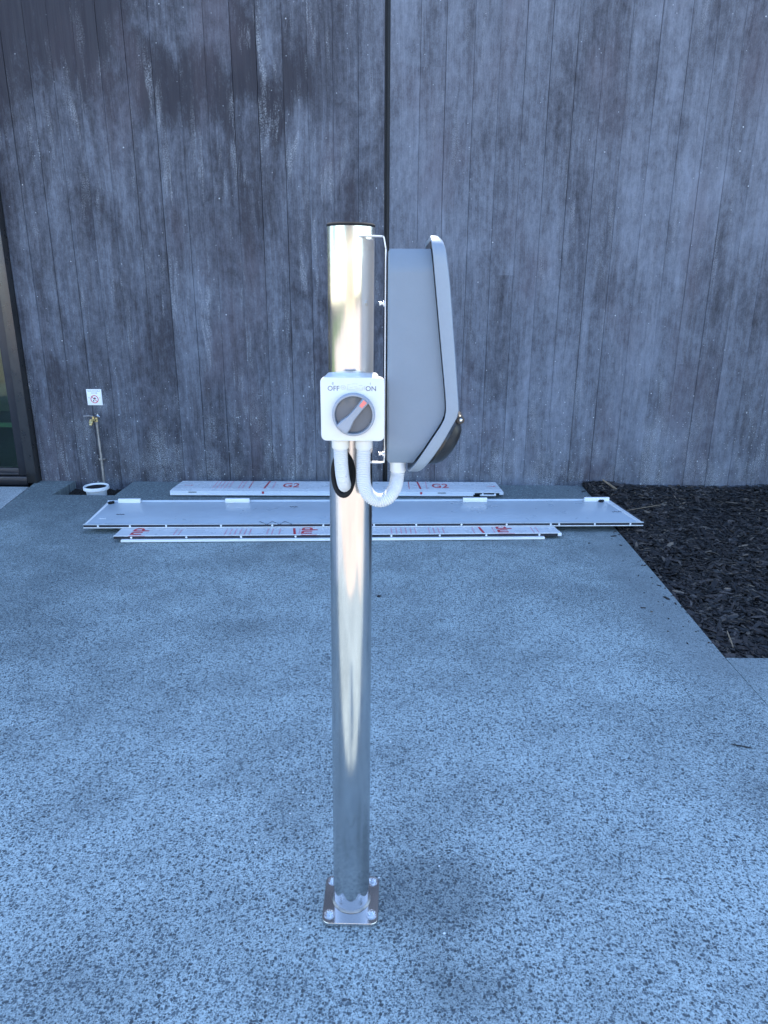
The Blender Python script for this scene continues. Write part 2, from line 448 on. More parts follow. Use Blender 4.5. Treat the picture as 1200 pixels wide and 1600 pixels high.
# ------------------------------------------------------------ ground
SLAB_L = [(-2.665, 5.12), (-2.549, 4.361)]      # left joint of the main slab
def edge_x(y):                                   # left joint extended towards the viewer
    return -2.549 + (y - 4.361) * (-2.665 + 2.549) / (5.12 - 4.361)
def slab_poly(mb, pts, top=0.0, bot=-0.12):
    n = len(pts)
    mb.rings([[(x, y, bot) for x, y in pts], [(x, y, top) for x, y in pts]])
base = MB(); base.box(-150, 150, -150, 150, -0.6, -0.30)
struct(base.build('ground', M['soil']))
mb = MB()
# main slab laid around the drain pit, up to the planting bed
slab_poly(mb, [(edge_x(5.103), 5.103), (edge_x(4.73), 4.73), (-2.38, 4.73), (-2.38, 5.103)])
slab_poly(mb, [(edge_x(4.73), 4.73), (edge_x(1.0), 1.0), (1.315, 1.0), (1.317, 2.527), (1.34, 3.256), (1.356, 4.124), (1.392, 4.73)])
slab_poly(mb, [(-1.94, 4.73), (1.392, 4.73), (1.399, 5.103), (-1.94, 5.103)])
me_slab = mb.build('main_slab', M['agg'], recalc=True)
struct(me_slab); me_slab.name = 'patio_slab'
mb = MB()
slab_poly(mb, [(1.3195, 2.523), (1.318, 0.4), (9.0, 0.4), (9.0, 2.56)])
struct(mb.build('side_slab', M['agg']))
mb = MB()
slab_poly(mb, [(edge_x(4.93) - 0.006, 4.925), (-9.0, 4.90), (-9.0, -0.5), (edge_x(-0.5) - 0.006, -0.5)])
struct(mb.build('entrance_slab', M['agg2']))
mb = MB()
slab_poly(mb, [(edge_x(0.996), 0.996), (edge_x(-0.5), -0.5), (1.315, -0.5), (1.315, 0.996)])
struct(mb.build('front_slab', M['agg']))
# sunlit yard behind the viewer, seen only as reflections in the post and glass
mb = MB(); slab_poly(mb, [(-20.0, -0.504), (-20.0, -40), (40, -40), (40, -0.504)], 0.0, -0.1)
slab_poly(mb, [(1.319, -0.5), (40, -0.5), (40, 0.396), (1.319, 0.396)], 0.0, -0.1)
struct(mb.build('yard', M['yard']))
mb = MB(); slab_poly(mb, [(-40, -0.52), (-40, -40), (-20.01, -40), (-20.01, -0.52)], 0.015, -0.1)
slab_poly(mb, [(-40, 5.0), (-40, -0.5), (-9.01, -0.5), (-9.01, 5.0)], 0.015, -0.1)
struct(mb.build('lawn', M['lawn']))

# debris floor of the drain pit
mb = MB()
nx, ny = 16, 12
vs = []; 
for j in range(ny + 1):
    for i in range(nx + 1):
        vs.append((-2.39 + 0.46 * i / nx, 4.72 + 0.40 * j / ny, -0.07 + random.uniform(-0.012, 0.014)))
mb.add(vs, [(j * (nx + 1) + i, j * (nx + 1) + i + 1, (j + 1) * (nx + 1) + i + 1, (j + 1) * (nx + 1) + i) for j in range(ny) for i in range(nx)])
struct(mb.build('drain_pit_floor', M['soil'], recalc=False))
# door drain channel, a dark recess in front of the sill
mb = MB(); mb.box(-6.0, edge_x(5.0) - 0.01, 4.93, 5.03, -0.12, -0.07)
struct(mb.build('drain_channel', M['sealant']))

# ------------------------------------------------------------ the board-marked wall
WY = 5.105
WH = WY_H = 5.55
wall = thing('concrete_wall', 'tall dark grey board-marked concrete wall split by one black joint', 'wall', (0, WY, 0))
left = [-0.078, -0.247, -0.408, -0.569, -0.723, -0.888, -1.046, -1.212, -1.386, -1.553, -1.715, -1.88, -2.03, -2.185, -2.335, -2.49, -2.632]
right = [-0.044, 0.145, 0.305, 0.482, 0.643, 0.803, 0.963, 1.123, 1.29, 1.45, 1.63, 1.814, 1.977, 2.14, 2.302, 2.47, 2.64, 2.80, 2.97, 3.13, 3.30, 3.46]
def board(x0, x1, z0, z1, dy, g, nick):
    """one board print: chamfered long edges, with a slightly wandering line"""
    m = MB(); f = WY + dy; b = WY + 0.05
    n = 9; rs = []
    for k in range(n):
        z = z0 + (z1 - z0) * k / (n - 1)
        w0 = nick * math.sin(z * 1.7 + x0 * 9) ; w1 = nick * math.sin(z * 1.3 + x1 * 7 + 1)
        a0 = x0 + g + w0; a1 = x1 - g + w1
        rs.append([(a0, b, z), (a0, f + 0.0022, z), (a0 + 0.0012, f, z), (a1 - 0.0012, f, z), (a1, f + 0.0022, z), (a1, b, z)])
    m.rings(rs)
    return m
def lay(xs):
    for a, b in zip(xs, xs[1:]):
        x0, x1 = min(a, b), max(a, b)
        dy = random.uniform(-0.0010, 0.0008); g = random.choice((0.0003, 0.0004, 0.0006, 0.0009)); nk = 0.0008
        cuts = [-0.3]
        if random.random() < 0.3: cuts.append(random.uniform(0.6, 3.0))
        cuts.append(WH)
        for c0, c1 in zip(cuts, cuts[1:]):
            board(x0, x1, c0 + 0.0001, c1 - 0.0001, dy + random.uniform(-0.0004, 0.0004), g, nk).build('board', M['wall'], wall)
lay(left); lay(right)
mb = MB()
mb.box(-2.632, -0.078, WY + 0.0505, WY + 0.30, -0.3, WH)
mb.box(-0.044, 9.0, WY + 0.0505, WY + 0.30, -0.3, WH)
mb.box(3.4605, 9.0, WY, WY + 0.05, -0.3, WH)
mb.box(-9.0, -4.35, WY, WY + 0.30, -0.3, WH)
mb.box(-4.349, -2.633, WY + 0.001, WY + 0.30, 3.2, WH)
mb.build('backing', M['wall'], wall)
mb = MB()
mb.box(-0.0775, -0.0445, WY + 0.030, WY + 0.30, -0.3, WH)
mb.cyl((-0.0655, WY + 0.029, -0.3), (-0.0655, WY + 0.029, WH), 0.0045, n=8)
mb.build('joint_sealant', M['sealant'], wall)
# back of the building that throws the shade
mb = MB(); mb.box(-9.0, 9.0, WY + 3.3, WY + 3.5, -0.3, WH - 0.2); mb.box(-9.0, 9.0, WY + 0.302, WY + 3.5, WH - 0.2, WH - 0.05)
mb.box(-9.0, -8.8, WY + 0.302, WY + 3.3, -0.3, WH - 0.2)
mb.build('roof_slab', M['render'], wall)

# ------------------------------------------------------------ glazed door at the left
door = thing('glazed_door', 'dark framed glazed door standing left of the concrete wall', 'door', (-2.70, 5.05, 0))
mb = MB(); mb.box(-2.702, -2.6335, 5.032, 5.16, 0.0, 3.19);
mb.build('jamb', M['alu'], door, bevel=0.0015)
mb = MB(); mb.box(-2.771, -2.703, 5.060, 5.12, 0.05, 3.1); mb.build('stile', M['alud'], door, bevel=0.002)
mb = MB(); mb.box(-4.30, -2.7715, 5.062, 5.118, 0.05, 0.105); mb.box(-4.30, -2.7715, 5.056, 5.062, 0.052, 0.066)
mb.build('bottom_rail', M['alud'], door, bevel=0.002)
mb = MB(); mb.box(-4.30, -2.7715, 5.062, 5.118, 3.0, 3.1); mb.build('top_rail', M['alud'], door, bevel=0.002)
mb = MB(); mb.box(-4.34, -2.7035, 5.032, 5.16, -0.02, 0.046); mb.build('sill', M['alud'], door, bevel=0.003)
mb = MB(); mb.box(-4.30, -2.7715, 5.084, 5.092, 0.10, 3.0); mb.build('glass_pane', M['glass'], door)
room = MB()
room.box(-4.34, -2.64, 8.2, 8.25, 0, 3.1); room.box(-8.7, -2.66, 5.42, 8.2, -0.05, 0.0)
struct(room.build('room_interior', M['room']))
rb = MB(); rb.box(-4.3, -2.70, 5.36, 5.40, 0.355, 0.385); rb.box(-4.3, -2.70, 5.36, 5.38, 0.0, 0.012)
for k in range(9):
    rb.box(-4.25 + k * 0.17, -4.23 + k * 0.17, 5.365, 5.385, 0.385, 0.95)
rb.box(-4.3, -2.70, 5.36, 5.40, 0.95, 0.98)
tag(rb.build('indoor_rail', M['rail'], None, origin=(-3.5, 5.38, 0)), 'pale rail seen through the green glass of the left door', 'rail')

# ------------------------------------------------------------ mulch bed
def bed_h(x, y):
    h = -0.018 + 0.010 * math.sin(x * 3.1 + y * 2.3) + 0.008 * math.sin(x * 7.3 - y * 5.1)
    h += 0.045 * math.exp(-((x - 1.55) / 0.22) ** 2 - ((y - 5.0) / 0.22) ** 2) + 0.022 * max(0, (y - 4.6) / 0.5)
    return h
def bed_left(y): return float(np.interp(y, [2.5, 3.256, 4.124, 4.73, 5.1], [1.317, 1.34, 1.356, 1.392, 1.399]))
mb = MB(); nx, ny = 60, 50; vs = []
for j in range(ny + 1):
    y = 2.53 + (5.12 - 2.53) * j / ny
    for i in range(nx + 1):
        x = bed_left(y) + 0.002 + (5.6 - 1.32) * (i / nx) ** 1.4
        vs.append((x, y, bed_h(x, y) - 0.02))
mb.add(vs, [(j * (nx + 1) + i, j * (nx + 1) + i + 1, (j + 1) * (nx + 1) + i + 1, (j + 1) * (nx + 1) + i) for j in range(ny) for i in range(nx)])
struct(mb.build('mulch_bed', M['soil'], recalc=False))

def chip_material():
    t = NT('bark_chips')
    a = t.n('ShaderNodeAttribute', attribute_name='tone').outputs['Fac']
    p = t.pos()
    g = t.noise(p, 220, 3, 0.6)
    r = t.n('ShaderNodeValToRGB')
    cr = r.color_ramp
    cr.elements[0].position = 0.0; cr.elements[0].color = (0.006, 0.006, 0.007, 1)
    cr.elements[1].position = 1.0; cr.elements[1].color = (0.26, 0.19, 0.13, 1)
    for ps, c in ((0.42, (0.013, 0.010, 0.0095)), (0.74, (0.038, 0.026, 0.020)), (0.90, (0.085, 0.068, 0.062)), (0.985, (0.15, 0.115, 0.085))):
        e = cr.elements.new(ps); e.color = (*c, 1)
    t.put(r.inputs[0], a)
    c = t.mix(t.step(g, 0.3, 0.7, 0, 0.5), r.outputs[0], (0.012, 0.010, 0.010))
    return t.bsdf(color=c, rough=0.62, spec=0.5, normal=t.bump(g, 0.4, 0.001))
M['chip'] = chip_material()
def scatter_chips():
    N = 46000
    y = rng.uniform(2.52, 5.11, N)
    xl = np.interp(y, [2.5, 3.256, 4.124, 4.73, 5.1], [1.317, 1.34, 1.356, 1.392, 1.399])
    x = xl + 0.006 + (4.9 - xl) * rng.uniform(0, 1, N) ** 1.25
    L = np.exp(rng.normal(math.log(0.029), 0.50, N)); L = np.clip(L, 0.008, 0.11)
    Wd = L * rng.uniform(0.13, 0.34, N); T = rng.uniform(0.0012, 0.0045, N)
    z = np.array([bed_h(a, b) for a, b in zip(x, y)]) + rng.uniform(-0.012, 0.012, N)
    # keep chips out of the wall and off the slab edges
    marg = L * 0.52
    yaw = rng.uniform(0, PI, N); pit = rng.normal(0, 0.22, N); rol = rng.normal(0, 0.35, N)
    near = (x - xl) < marg; yaw = np.where(near, PI / 2 + rng.normal(0, 0.12, N), yaw)
    nearf = (y - 2.53) < marg; yaw = np.where(nearf, rng.normal(0, 0.12, N), yaw); near2 = (5.11 - y) < marg
    yaw = np.where(near2, rng.normal(0, 0.1, N), yaw); x = np.maximum(x, xl + Wd); y = np.clip(y, 2.535 + Wd, 5.10 - Wd)
    K = 70                                        # crumbs spilled over the slab edge
    y[:K] = rng.uniform(2.5, 5.05, K); xk = np.interp(y[:K], [2.5, 3.256, 4.124, 4.73, 5.1], [1.317, 1.34, 1.356, 1.392, 1.399])
    x[:K] = xk - rng.exponential(0.05, K) - 0.004; L[:K] *= 0.45; Wd[:K] = L[:K] * 0.3; z[:K] = 0.0022; pit[:K] = 0; rol[:K] = 0; yaw[:K] = rng.uniform(0, PI, K)
    bend = rng.uniform(-0.12, 0.12, N)
    # cross-section: pointed sliver, 10 vertices
    shp = np.array([(-.5, 0, 0), (-.3, .42, -.5), (-.3, -.42, -.5), (-.28, .38, .5), (-.28, -.38, .5),
                    (.3, .5, -.5), (.3, -.45, -.5), (.27, .42, .5), (.27, -.4, .5), (.5, .05, 0)])
    F = [(1, 2, 6, 5), (3, 7, 8, 4), (1, 5, 7, 3), (2, 4, 8, 6), (0, 2, 1), (0, 1, 3), (0, 3, 4), (0, 4, 2), (9, 5, 6), (9, 7, 5), (9, 8, 7), (9, 6, 8)]
    v = shp[None] * np.stack([L, Wd, T], 1)[:, None, :]
    v = v + rng.normal(0, 1, v.shape) * (Wd * 0.10)[:, None, None] * np.array([1, 1, 0.12])
    v[:, :, 1] += bend[:, None] * (shp[None, :, 0] ** 2) * L[:, None] * 2
    def rot(v, a, i, j):
        c, s = np.cos(a)[:, None], np.sin(a)[:, None]; p, q = v[:, :, i].copy(), v[:, :, j].copy()
        v[:, :, i] = p * c - q * s; v[:, :, j] = p * s + q * c
    rot(v, rol, 1, 2); rot(v, pit, 0, 2); rot(v, yaw, 0, 1)
    v += np.stack([x, y, z], 1)[:, None, :]
    me = bpy.data.meshes.new('bark_mulch')
    nf3 = len(F)
    fl = [[i + 10 * k for i in f] for k in range(N) for f in F]
    me.from_pydata(v.reshape(-1, 3).tolist(), [], fl)
    tone = rng.uniform(0, 1, N) ** 1.0
    at = me.attributes.new('tone', 'FLOAT', 'POINT'); at.data.foreach_set('value', np.repeat(tone, 10).astype(np.float32))
    me.materials.append(M['chip'])
    o = bpy.data.objects.new('bark_mulch', me); C.objects.link(o)
    o['kind'] = 'stuff'; tag(o, 'dark bark mulch chips filling the planting bed by the wall', 'mulch')
scatter_chips()

def stick(name, p0, p1, r, label, mat=None, cat='stick'):
    m = MB(); p0 = Vector(p0); p1 = Vector(p1); n = 7; pts = []; rad = []
    for k in range(n):
        q = p0.lerp(p1, k / (n - 1)); q += Vector((random.uniform(-1, 1), random.uniform(-1, 1), random.uniform(-.5, .5))) * r * 0.35
        pts.append(q); rad.append(r * random.uniform(0.8, 1.15) * (0.6 if k in (0, n - 1) else 1))
    m.tube(pts, rad, 7)
    o = m.build(name, mat or M['wood'], origin=tuple(p0), smooth=50); tag(o, label, cat)
stick('wood_stick', (1.515, 4.99, 0.078), (1.59, 4.90, 0.034), 0.008, 'short pale tan stick leaning on the mulch heap at the wall')
stick('wood_splinter', (1.52, 4.45, 0.012), (1.80, 4.60, 0.008), 0.0028, 'long thin pale splinter lying on mulch beside the grey tray')
stick('dry_twig', (1.385, 2.60, 0.004), (1.40, 2.70, 0.03), 0.0028, 'small pale twig at the front corner of the mulch bed')
stick('dark_twig', (1.085, 1.955, 0.004), (1.145, 1.935, 0.004), 0.0022, 'thin dark twig lying on the pale concrete at right', M['socket'], 'twig')
m = MB(); m.rev((-0.062, 3.07, 0.0), (0, 0, 1), [(0, 0.009), (0.004, 0.010), (0.007, 0.006)], 7)
tag(m.build('dark_pebble', M['socket'], origin=(-0.062, 3.07, 0)), 'small black pebble on the concrete right of the post', 'pebble')

# ------------------------------------------------------------ far side of the yard (unseen; house added for its stripes reflected in the post)
house = thing('reflection_house', 'low cream rendered house across the yard, unseen, added for reflections in the post', 'house', (0, -24, 0))
mb = MB(); mb.box(-9, 9, -30, -22, 0, 3.4); mb.build('wall', M['render'], house)
mb = MB(); mb.add([(-9.5, -30.5, 3.41), (9.5, -30.5, 3.41), (9.5, -21.5, 3.41), (-9.5, -21.5, 3.41), (-9.5, -26, 5.2), (9.5, -26, 5.2)],
                  [(0, 3, 2, 1), (3, 4, 5, 2)[::-1], (0, 1, 5, 4)[::-1], (0, 4, 3), (1, 2, 5)]); mb.build('roof', M['roof'], house)
w0 = None
for k in range(5):
    if w0 is None:
        mb = MB(); mb.box(-0.7, 0.7, -0.03, 0.03, -1.0, 0.6); w0 = mb.build('window', M['alud'], house, local=True); w0.location = (-7, 2.02, 1.7)
    else: dup(w0, house, (-7 + 3.5 * k, 2.02, 1.7))
def tree(x, y, h, rc, label):
    t = thing('broadleaf_tree', label, 'tree', (x, y, 0), 'trees round the lawn')
    m = MB(); m.tube([(x, y, -0.1), (x + .1, y, h * .3), (x - .1, y + .1, h * .55)], [0.22, 0.16, 0.10], 8)
    for k in range(5):
        a = k * 1.26; m.tube([(x, y, h * .35), (x + math.cos(a) * rc * .5, y + math.sin(a) * rc * .5, h * .7)], [0.09, 0.03], 6)
    m.build('trunk', M['bark'], t)
    N = 3500
    d = rng.normal(size=(N, 3)); d /= np.linalg.norm(d, axis=1)[:, None]; r = rng.uniform(0.35, 1, N) ** 0.5
    lump = 1 + 0.25 * np.sin(d[:, 0] * 5 + x) * np.sin(d[:, 1] * 6 + y) * np.cos(d[:, 2] * 5)
    c = np.array([x, y, h * 0.68]) + d * (r * lump)[:, None] * np.array([rc, rc, h * 0.36])
    u = rng.normal(size=(N, 3)); u /= np.linalg.norm(u, axis=1)[:, None]; w = np.cross(u, rng.normal(size=(N, 3))); w /= np.linalg.norm(w, axis=1)[:, None]
    s = rng.uniform(0.10, 0.22, N)[:, None]
    v = np.stack([c - u * s, c + w * s * .5, c + u * s, c - w * s * .5], 1).reshape(-1, 3)
    m = MB(); m.v = v.tolist(); m.f = [(4 * k, 4 * k + 1, 4 * k + 2, 4 * k + 3) for k in range(N)]; m.mi = [0] * N
    m.build('crown', M['leaf'], t, recalc=False)
tree(-30, -3, 7, 2.8, 'broadleaf tree standing nearest the lawn edge')
tree(-34, 1, 8, 3.2, 'tall broadleaf tree at the far left of the lawn')
tree(-18, -34, 7, 3.0, 'broadleaf tree beside the pale house')

# ------------------------------------------------------------ steel post
post = thing('steel_post', 'round brushed stainless post on a square bolted base plate', 'post', (-0.0885, 1.325, 0))
post.rotation_euler = (0, R(0.404), 0)
mb = MB(); mb.rev((0, 0, 0.0105), (0, 0, 1), [(0, 0.0415), (1.474, 0.0415)], 96, False, False)
mb.rev((0, 0, 0.0105), (0, 0, 1), [(0, 0.0395), (1.474, 0.0395)], 48, False, False)
mb.build('tube', M['steel'], post, local=True, smooth=40)
mb = MB(); mb.rev((0, 0, 0.0105), (0, 0, 1), [(0.0, 0.0452), (0.0015, 0.0446), (0.0035, 0.0428), (0.005, 0.0416)], 64, False, False)
mb.build('weld_seam', M['pipe'], post, local=True, smooth=60, recalc=False)
mb = MB(); mb.rev((0, 0, 1.480), (0, 0, 1), [(0, 0.040), (0.0035, 0.0418), (0.0042, 0.0424), (0.0065, 0.0424), (0.0085, 0.0405), (0.0092, 0.03)], 64)
mb.build('end_cap', M['black'], post, local=True, smooth=40)
def rrect(cx, cy, hx, hy, r, n=6):
    pts = []
    for sx, sy, a0 in ((1, 1, 0), (-1, 1, 90), (-1, -1, 180), (1, -1, 270)):
        for k in range(n + 1):
            a = R(a0 + 90 * k / n); pts.append((cx + sx * (hx - r) + r * math.cos(a), cy + sy * (hy - r) + r * math.sin(a)))
    return pts
pl = rrect(0, -0.003, 0.0645, 0.069, 0.018)
mb = MB(); mb.rings([[(x, y, 0.0) for x, y in pl], [(x, y, 0.0085) for x, y in pl], [(x * .988, y * .988, 0.010) for x, y in pl]])
mb.build('base_plate', M['plate'], post, local=True, smooth=50)
mb = MB()
mb.rev((0, 0, 0.0102), (0, 0, 1), [(0, 0.0125), (0.0022, 0.0122)], 24)
mb.rev((0, 0, 0.0124), (0, 0, 1), [(0, 0.0085), (0.0050, 0.0085), (0.0058, 0.0075)], 6)
mb.rev((0, 0, 0.0183), (0, 0, 1), [(0, 0.0048), (0.002, 0.0048), (0.003, 0.0038)], 14)
b0 = mb.build('anchor_bolt', M['zinc'], post, local=True, smooth=35)
b0.location = (-0.048, -0.048, 0)
for sx, sy, a in ((0.048, -0.046, .4), (-0.047, 0.049, .9), (0.048, 0.050, .2)):
    dup(b0, post, (sx, sy, 0), (0, 0, a))
# slot for the conduit; a black patch on the tube paints its dark opening
sl = []
for k in range(33):
    a = 2 * PI * k / 32
    dx = 0.0185 * math.cos(a); dz = 0.040 * math.sin(a) ** 1.0
    sl.append((dx - 0.0126, dz + 1.050))
def on_tube(x, z, off): return (x, -math.sqrt(max(1e-6, 0.0415 ** 2 - x * x)) - off, z)
mb = MB()
ring0 = [on_tube(x, z, 0.0006) for x, z in sl[:-1]]
mb.v = [on_tube(-0.0126, 1.050, 0.0006)] + ring0; n = len(ring0)
mid = [on_tube(-0.0126 + (x + 0.0126) * .5, 1.05 + (z - 1.05) * .5, 0.0006) for x, z in sl[:-1]]
mb.v = [on_tube(-0.0126, 1.050, 0.0006)] + mid + ring0
mb.f = [(0, 1 + i, 1 + (i + 1) % n) for i in range(n)] + [(1 + i, 1 + n + i, 1 + n + (i + 1) % n, 1 + (i + 1) % n) for i in range(n)]; mb.mi = [0] * len(mb.f)
mb.build('slot_shade_patch', M['sealant'], post, local=True)
mb = MB(); mb.tube([on_tube(x, z, 0.002) for x, z in sl[:-1]] + [on_tube(*sl[0], 0.002)], 0.0056, 10)
mb.build('rubber_grommet', M['black'], post, local=True, smooth=60)

# ------------------------------------------------------------ wall charger
chg = thing('ev_charger', 'grey wedge shaped car charger mounted on the right of the post', 'charger', (-0.014, 1.365, 1.079))
def prism_loop(hw, z0, z1, r, n=7):
    """rounded rectangle in Y-Z as pairs from top to bottom: [(half width, z)]"""
    out = []
    for k in range(n + 1):
        a = PI / 2 * k / n; out.append((hw - r + r * math.sin(a), z1 - r + r * math.cos(a)))
    zs = np.linspace(z1 - r, z0 + r, 26)[1:-1]
    for z in zs: out.append((hw, float(z)))
    for k in range(n + 1):
        a = PI / 2 * k / n; out.append((hw - r + r * math.cos(a), z0 + r - r * math.sin(a)))
    return out
def f_in(z): return float(np.interp(z, [1.079, 1.165, 1.176, 1.186, 1.192, 1.21, 1.43, 1.461], [.0255, .0795, .0845, .0862, .0862, .0850, .0585, .0545]))
def f_out(z): return float(np.interp(z, [1.079, 1.083, 1.131, 1.168, 1.176, 1.183, 1.192, 1.274, 1.393, 1.438, 1.453, 1.461],
                                     [.0455, .0495, .081, .1005, .1048, .1074, .1078, .0992, .0862, .079, .0745, .068]))
CY = 1.365
KS = 1.0535
def ks(m):
    m.v = [(v[0] * KS, v[1], 1.38 + (v[2] - 1.38) * KS) for v in m.v]; return m
def shell(name, mat, pairs, xs, parent, inner=None, bevel=0.004):
    """xs: list of functions x(z) from back to front, inset per ring"""
    m = MB(); rs = []
    for fx, ins in xs:
        zc = (pairs[0][1] + pairs[-1][1]) / 2; zh = pairs[0][1] - zc
        a = []; b = []
        for w, z in pairs:
            z2 = zc + (z - zc) * (zh - ins) / zh; w2 = max(0.001, w - ins)
            a.append((fx(z2), CY - w2, z2)); b.append((fx(z2), CY + w2, z2))
        rs.append(a + b[::-1])
    n = len(rs[0]); h = n // 2
    m.rings(rs, False, False)
    for ri, flip in ((0, False), (len(rs) - 1, True)):
        o = ri * n
        m.f += [(o + i, o + i + 1, o + n - 2 - i, o + n - 1 - i) for i in range(h - 1)]; m.mi += [0] * (h - 1)
    return ks(m).build(name, mat, parent, smooth=28)
body_pairs = prism_loop(0.115, 1.094, 1.442, 0.026, 1)
body_pairs[0] = (0.115 - 0.013, 1.442); body_pairs[-1] = (0.115 - 0.013, 1.094)
shell('body', M['hull'], body_pairs, [(lambda z: -0.0115, 0.004), (lambda z: -0.0135 + 0.005, 0.0), (lambda z: f_in(z) - 0.001, 0.0)], chg)
cov_pairs = prism_loop(0.130, 1.078, 1.462, 0.034)
shell('front_cover', M['cover'], cov_pairs, [
    (lambda z: f_in(z) + 0.003, 0.006), (lambda z: f_in(z) + 0.0006, 0.0035), (lambda z: f_in(z), 0.001), (lambda z: f_in(z) + 0.001, 0.0),
    (lambda z: f_out(z) - 0.004, 0.0), (lambda z: f_out(z) - 0.0012, 0.0012), (lambda z: f_out(z), 0.004)], chg)
# dark ribbed inside of the cover, above the body
m = MB()
for s in (-1, 1):
    for k in range(5):
        y = CY + s * (0.02 + k * 0.018)
        m.box(0.060, 0.0665, y - 0.0015, y + 0.0015, 1.443, 1.4545)
m.box(0.0545, 0.063, CY - 0.10, CY + 0.10, 1.4425, 1.4535)
ks(m).build('cover_rib', M['inner'], chg)
# socket on the sloping lower face
nrm = Vector((0.86, 0, -0.51)).normalized(); tan = Vector((0.51, 0, 0.86)).normalized()
ctr = Vector(((.0495 + .104) / 2 - 0.001, CY, (1.083 + 1.175) / 2 - 0.005))
sock = MB().rev(ctr, nrm, [(-0.002, 0.050), (0.004, 0.053), (0.017, 0.053), (0.020, 0.050), (0.027, 0.046), (0.036, 0.036), (0.040, 0.024), (0.0415, 0.008)], 48)
sock = ks(sock).build('socket', M['socket'], chg, smooth=40)
sock_o = Vector(chg.location)
mb = MB(); k0 = ctr + tan * 0.051 + nrm * 0.021
mb.cyl(k0 + Vector((0, -0.030, 0)), k0 + Vector((0, 0.030, 0)), 0.0075, n=14)
ks(mb).build('lid_hinge', M['socket'], sock, origin=None, smooth=40, bevel=0.001)
mb = MB(); mb.rev(k0 + Vector((0.0, -0.0305, 0)), (0, -1, 0), [(0, 0.0035), (0.0012, 0.003), (0.0016, 0.001)], 12); ks(mb).build('hinge_pin', M['zinc'], sock, smooth=60)
# bracket plate folded round to the post
mb = MB()
x0 = -0.0172; th = 0.0019
prof = [(-0.050, 1.4665), (-0.0215, 1.4655), (-0.0195, 1.4635), (-0.0165, 1.446), (-0.0165, 1.085), (-0.0175, 1.078), (-0.021, 1.0765), (-0.046, 1.0765)]
def strip(prof, th, y0, y1, m):
    for a, b in zip(prof, prof[1:]):
        a = Vector((a[0], 0, a[1])); b = Vector((b[0], 0, b[1])); d = (b - a).normalized(); nn = Vector((d.z, 0, -d.x)) * th / 2
        e = d * th * 0.25
        q = [a - e - nn, b + e - nn, b + e + nn, a - e + nn]
        m.hull8([(p.x, y0, p.z) for p in q], [(p.x, y1, p.z) for p in q])
strip(prof[2:6], th, 1.266, 1.385, mb)
strip(prof[:3], th, 1.270, 1.292, mb)
strip(prof[5:], th, 1.270, 1.281, mb)
mb.build('bracket', M['bracketw'], chg)
for zz, yy in ((1.3565, 1.290), (1.0885, 1.290)):
    mb = MB(); mb.rev((-0.018, yy, zz), (-1, 0, 0), [(0, 0.0052), (0.0025, 0.0052), (0.003, 0.0022), (0.0055, 0.0022), (0.006, 0.0036), (0.009, 0.0036), (0.010, 0.002)], 14)
    mb.build('bracket_screw', M['zinc'], chg, smooth=40)
mb = MB(); mb.rev((0.0085, 1.280, 1.0800), (0, 0, -1), [(0, 0.0155), (0.006, 0.0155), (0.0065, 0.0148), (0.020, 0.0148), (0.0205, 0.0138), (0.0225, 0.0135)], 28)
mb.build('gland', M['white'], chg, smooth=35)

# ------------------------------------------------------------ isolator switch
sw = thing('isolator_switch', 'white square rotary isolator switch with grey knob on the post front', 'switch', (-0.0712, 1.26, 1.182))
def sq(cx, cz, hx, hz, r, y, n=5): return [(x, y, z) for x, z in rrect(cx, cz, hx, hz, r, n)]
cx, cz = -0.0712, 1.1825
mb = MB(); mb.rings([sq(cx - .004, cz + .010, .047, .045, .007, 1.292), sq(cx - .004, cz + .009, .0475, .0465, .008, 1.262), sq(cx - .002, cz + .001, .0525, .0525, .009, 1.246), sq(cx, cz, .0525, .0525, .009, 1.2335)])
mb.build('case', M['white'], sw, smooth=35)
mb = MB(); mb.rings([sq(cx, cz, .0545, .0545, .009, 1.2330), sq(cx, cz, .0552, .0552, .0095, 1.2315), sq(cx, cz, .0552, .0552, .0095, 1.2205), sq(cx, cz, .0545, .0545, .009, 1.2178), sq(cx, cz, .053, .053, .008, 1.217)])
mb.build('front_plate', M['white'], sw, smooth=35)
kx, kz = -0.0690, 1.1748
mb = MB(); mb.rev((kx, 1.2165, kz), (0, -1, 0), [(0, 0.0370), (0.004, 0.0372), (0.011, 0.0362), (0.0125, 0.0350), (0.0125, 0.0328), (0.011, 0.0322), (0.004, 0.0318)], 56, True, False)
knob = mb.build('knob', M['knob'], sw, smooth=40)
mb = MB(); mb.rev((kx, 1.2125, kz), (0, -1, 0), [(-0.002, 0.0325), (0.0006, 0.0325), (0.0014, 0.028)], 48)
mb.build('knob_recess', M['knobd'], knob, smooth=40)
ang = R(50)
def kp(u, v): return (kx + u * math.cos(ang) - v * math.sin(ang), kz + u * math.sin(ang) + v * math.cos(ang))
out = [(-0.0325, 0.0105), (-0.022, 0.0098), (-0.006, 0.0058), (0.016, 0.0055), (0.0325, 0.0062), (0.0325, -0.0062), (0.016, -0.0055), (-0.006, -0.0062), (-0.022, -0.0105), (-0.0325, -0.0110)]
mb = MB()
mb.rings([[(kp(u, v * 1.15)[0], 1.2125, kp(u, v * 1.15)[1]) for u, v in out], [(kp(u, v)[0], 1.2015, kp(u, v)[1]) for u, v in out], [(kp(u * .98, v * .8)[0], 1.2000, kp(u * .98, v * .8)[1]) for u, v in out]])
mb.build('knob_handle', M['knob'], knob, smooth=30)
mb = MB()
q = [(0.0195, 0.0030), (0.0320, 0.0036), (0.0320, -0.0036), (0.0195, -0.0030)]
mb.rings([[(kp(u, v)[0], 1.2005, kp(u, v)[1]) for u, v in q], [(kp(u, v)[0], 1.1994, kp(u, v)[1]) for u, v in q]])
